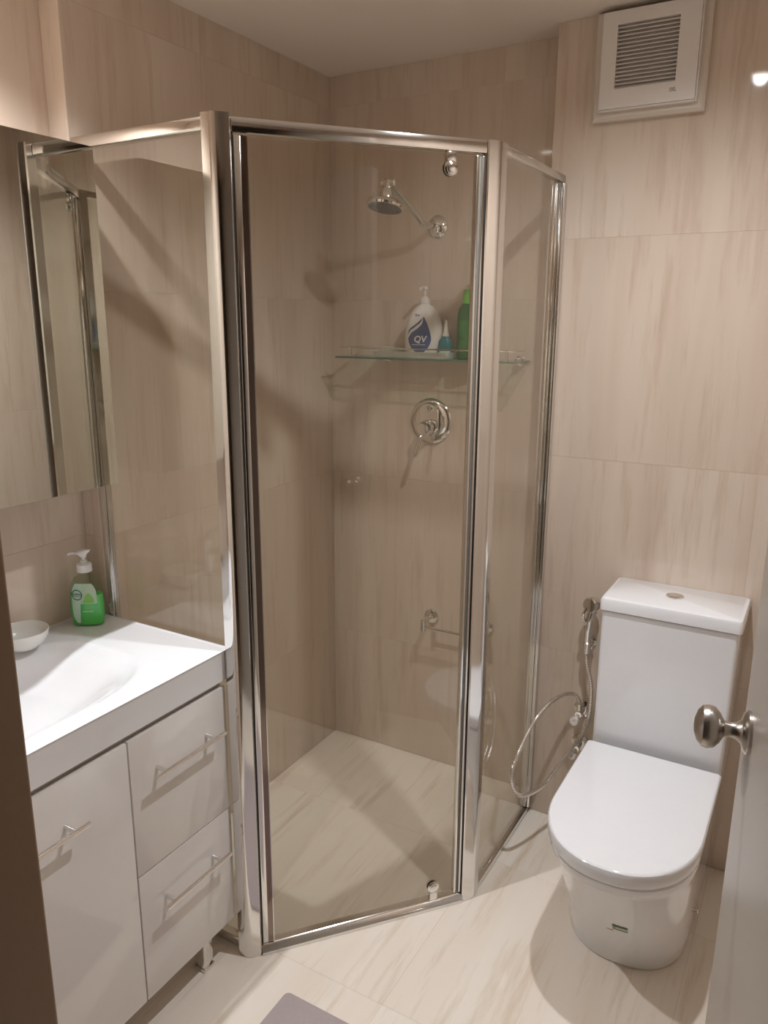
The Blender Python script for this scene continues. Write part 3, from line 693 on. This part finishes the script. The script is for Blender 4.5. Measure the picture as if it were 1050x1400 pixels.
obj('grey_band', ppatch(.003, .038, .160, .1645, .0014), mat('sticker_grey', (.22, .24, .20), .4), st_o, False)
obj('grey_band', ppatch(.003, .011, .1645, .175, .0014), mat('sticker_grey', (.28, .33, .28), .4), st_o, False)
tag(obj('red_mark', ppatch(-.012, .004, .1485, .1510, .0010), mat('red_ink', (.55, .25, .16), .6), None, False), 'faint red pen mark below the toilet sticker', 'mark')

# ---------------------------------------------------------------- bidet spray, hose and valves
bs = thing('bidet_spray', 'chrome hand bidet spray in a wall holder left of the cistern', 'spray', (.985, WB, .68))
hd_ = B(); lathe(hd_, (.990, WB-.0005, .628), (0, -1, 0), [(0, .016), (.004, .016), (.006, .010), (.020, .010)], 24)
hk = B(); box(hd_, .974, 1.006, WB-.046, WB-.018, .622, .636, .003)
lathe(hd_, (.990, -.145, .612), (0, 0, 1), [(0, .012), (.030, .0145), (.032, .0125)], 24)
hk.free(); obj('wall_holder', hd_, CHROME, bs)
sh_ = B(); tube(sh_, smoothpath([(.990, -.145, .606), (.990, -.146, .645), (.992, -.150, .690), (.996, -.150, .728), (1.004, -.146, .762)], 5), .009, 16, rf=lambda i: .0085+.0055*min(1, i/12))
obj('spray_handle', sh_, CHROME, bs)
ax2 = Vector((-.30, -.85, .10)).normalized()
obj('spray_nozzle', lathe(B(), (1.003, -.140, .762), ax2, [(-.012, .010), (-.006, .018), (.010, .023), (.026, .024), (.031, .020), (.032, 0)], 28), CHROME, bs)
tl = B(); tube(tl, smoothpath([(.984, -.156, .700), (.978, -.168, .730), (.986, -.166, .757)], 5), .0045, 10)
obj('trigger', tl, CHROME, bs)
for z_, nm, lb in ((.405, 'stop_valve', 'upper chrome stop valve with white round knob feeding the hose'), (.290, 'stop_valve', 'lower chrome stop valve with white round knob behind the toilet lid')):
    v = thing(nm, lb, 'valve', (.980, WB, z_), 'stop valves beside the toilet')
    obj('escutcheon', lathe(B(), (.980, WB-.0005, z_), (0, -1, 0), [(0, .027), (.003, .027), (.008, .018), (.010, .012)], 32), CHROME, v)
    bb = B(); tube(bb, [(.980, WB-.008, z_), (.980, WB-.050, z_)], .010, 16); tube(bb, [(.980, WB-.038, z_), (.980, WB-.038, z_+.032)], .0085, 14)
    obj('body', bb, CHROME, v)
    lathe_k = B(); lathe(lathe_k, (.974, WB-.050, z_-.020), (-.25, -1, .15), [(-.012, .006), (0, .006), (.001, .012), (.010, .0135), (.014, .013), (.0142, .004), (.012, .003), (.012, 0)], 24)
    obj('knob', lathe_k, PLAS, v, label='white plastic knob')
    sv = B(); tube(sv, [(.980, WB-.046, z_), (.975, WB-.044, z_-.018)], .006, 12); obj('stem', sv, CHROME, v)
yw = WB
hose = [(.990, -.145, .604), (.996, -.144, .565), (1.008, -.142, .52), (1.012, -.140, .475), (1.010, -.140, .40), (.996, -.158, .345), (.968, -.178, .293), (.950, -.206, .257), (.925, -.262, .218), (.905, -.322, .213), (.886, -.370, .225), (.872, -.390, .255), (.862, -.385, .303), (.864, -.340, .340), (.876, -.292, .390), (.892, -.256, .430), (.912, -.220, .458), (.935, -.180, .470), (.957, -.150, .468), (.972, -.141, .458), (.980, WB-.038, .434)]
hs = smoothpath(hose, 14)
acc = [0]
for a, b in zip(hs, hs[1:]): acc.append(acc[-1]+(b-a).length)
hp_ = []; step = .0013; L_ = acc[-1]; i = 0; k = 0
while k*step < L_:
    s = k*step
    while acc[i+1] < s: i += 1
    t = (s-acc[i])/(acc[i+1]-acc[i]); hp_.append(hs[i].lerp(hs[i+1], t)); k += 1
tag(obj('spray_hose', tube(B(), hp_, .006, 10, rf=lambda i: .0070 if (i % 6) in (1, 2, 3) else .0044), mat('hose_metal', (.86, .84, .82), .2, 1.0), None), 'looped chrome metal hose hanging between spray holder and stop valve', 'hose')

# ---------------------------------------------------------------- bath mat
mt = B(); mo_ = rrect(.576+.30, -1.087-.28, .30, .28, .012, 0, 3)
loft(mt, [[(x, y, z) for x, y, _ in rrect(.876, -1.367, .30+d, .28+d, .012, 0, 3)] for z, d in ((.0008, -.003), (.004, 0), (.009, -.002), (.011, -.006))])
tag(obj('bath_mat', mt, MATM, None, loc=(.876, -1.367, 0)), 'mauve-grey bath mat on the floor in front of the shower', 'mat')
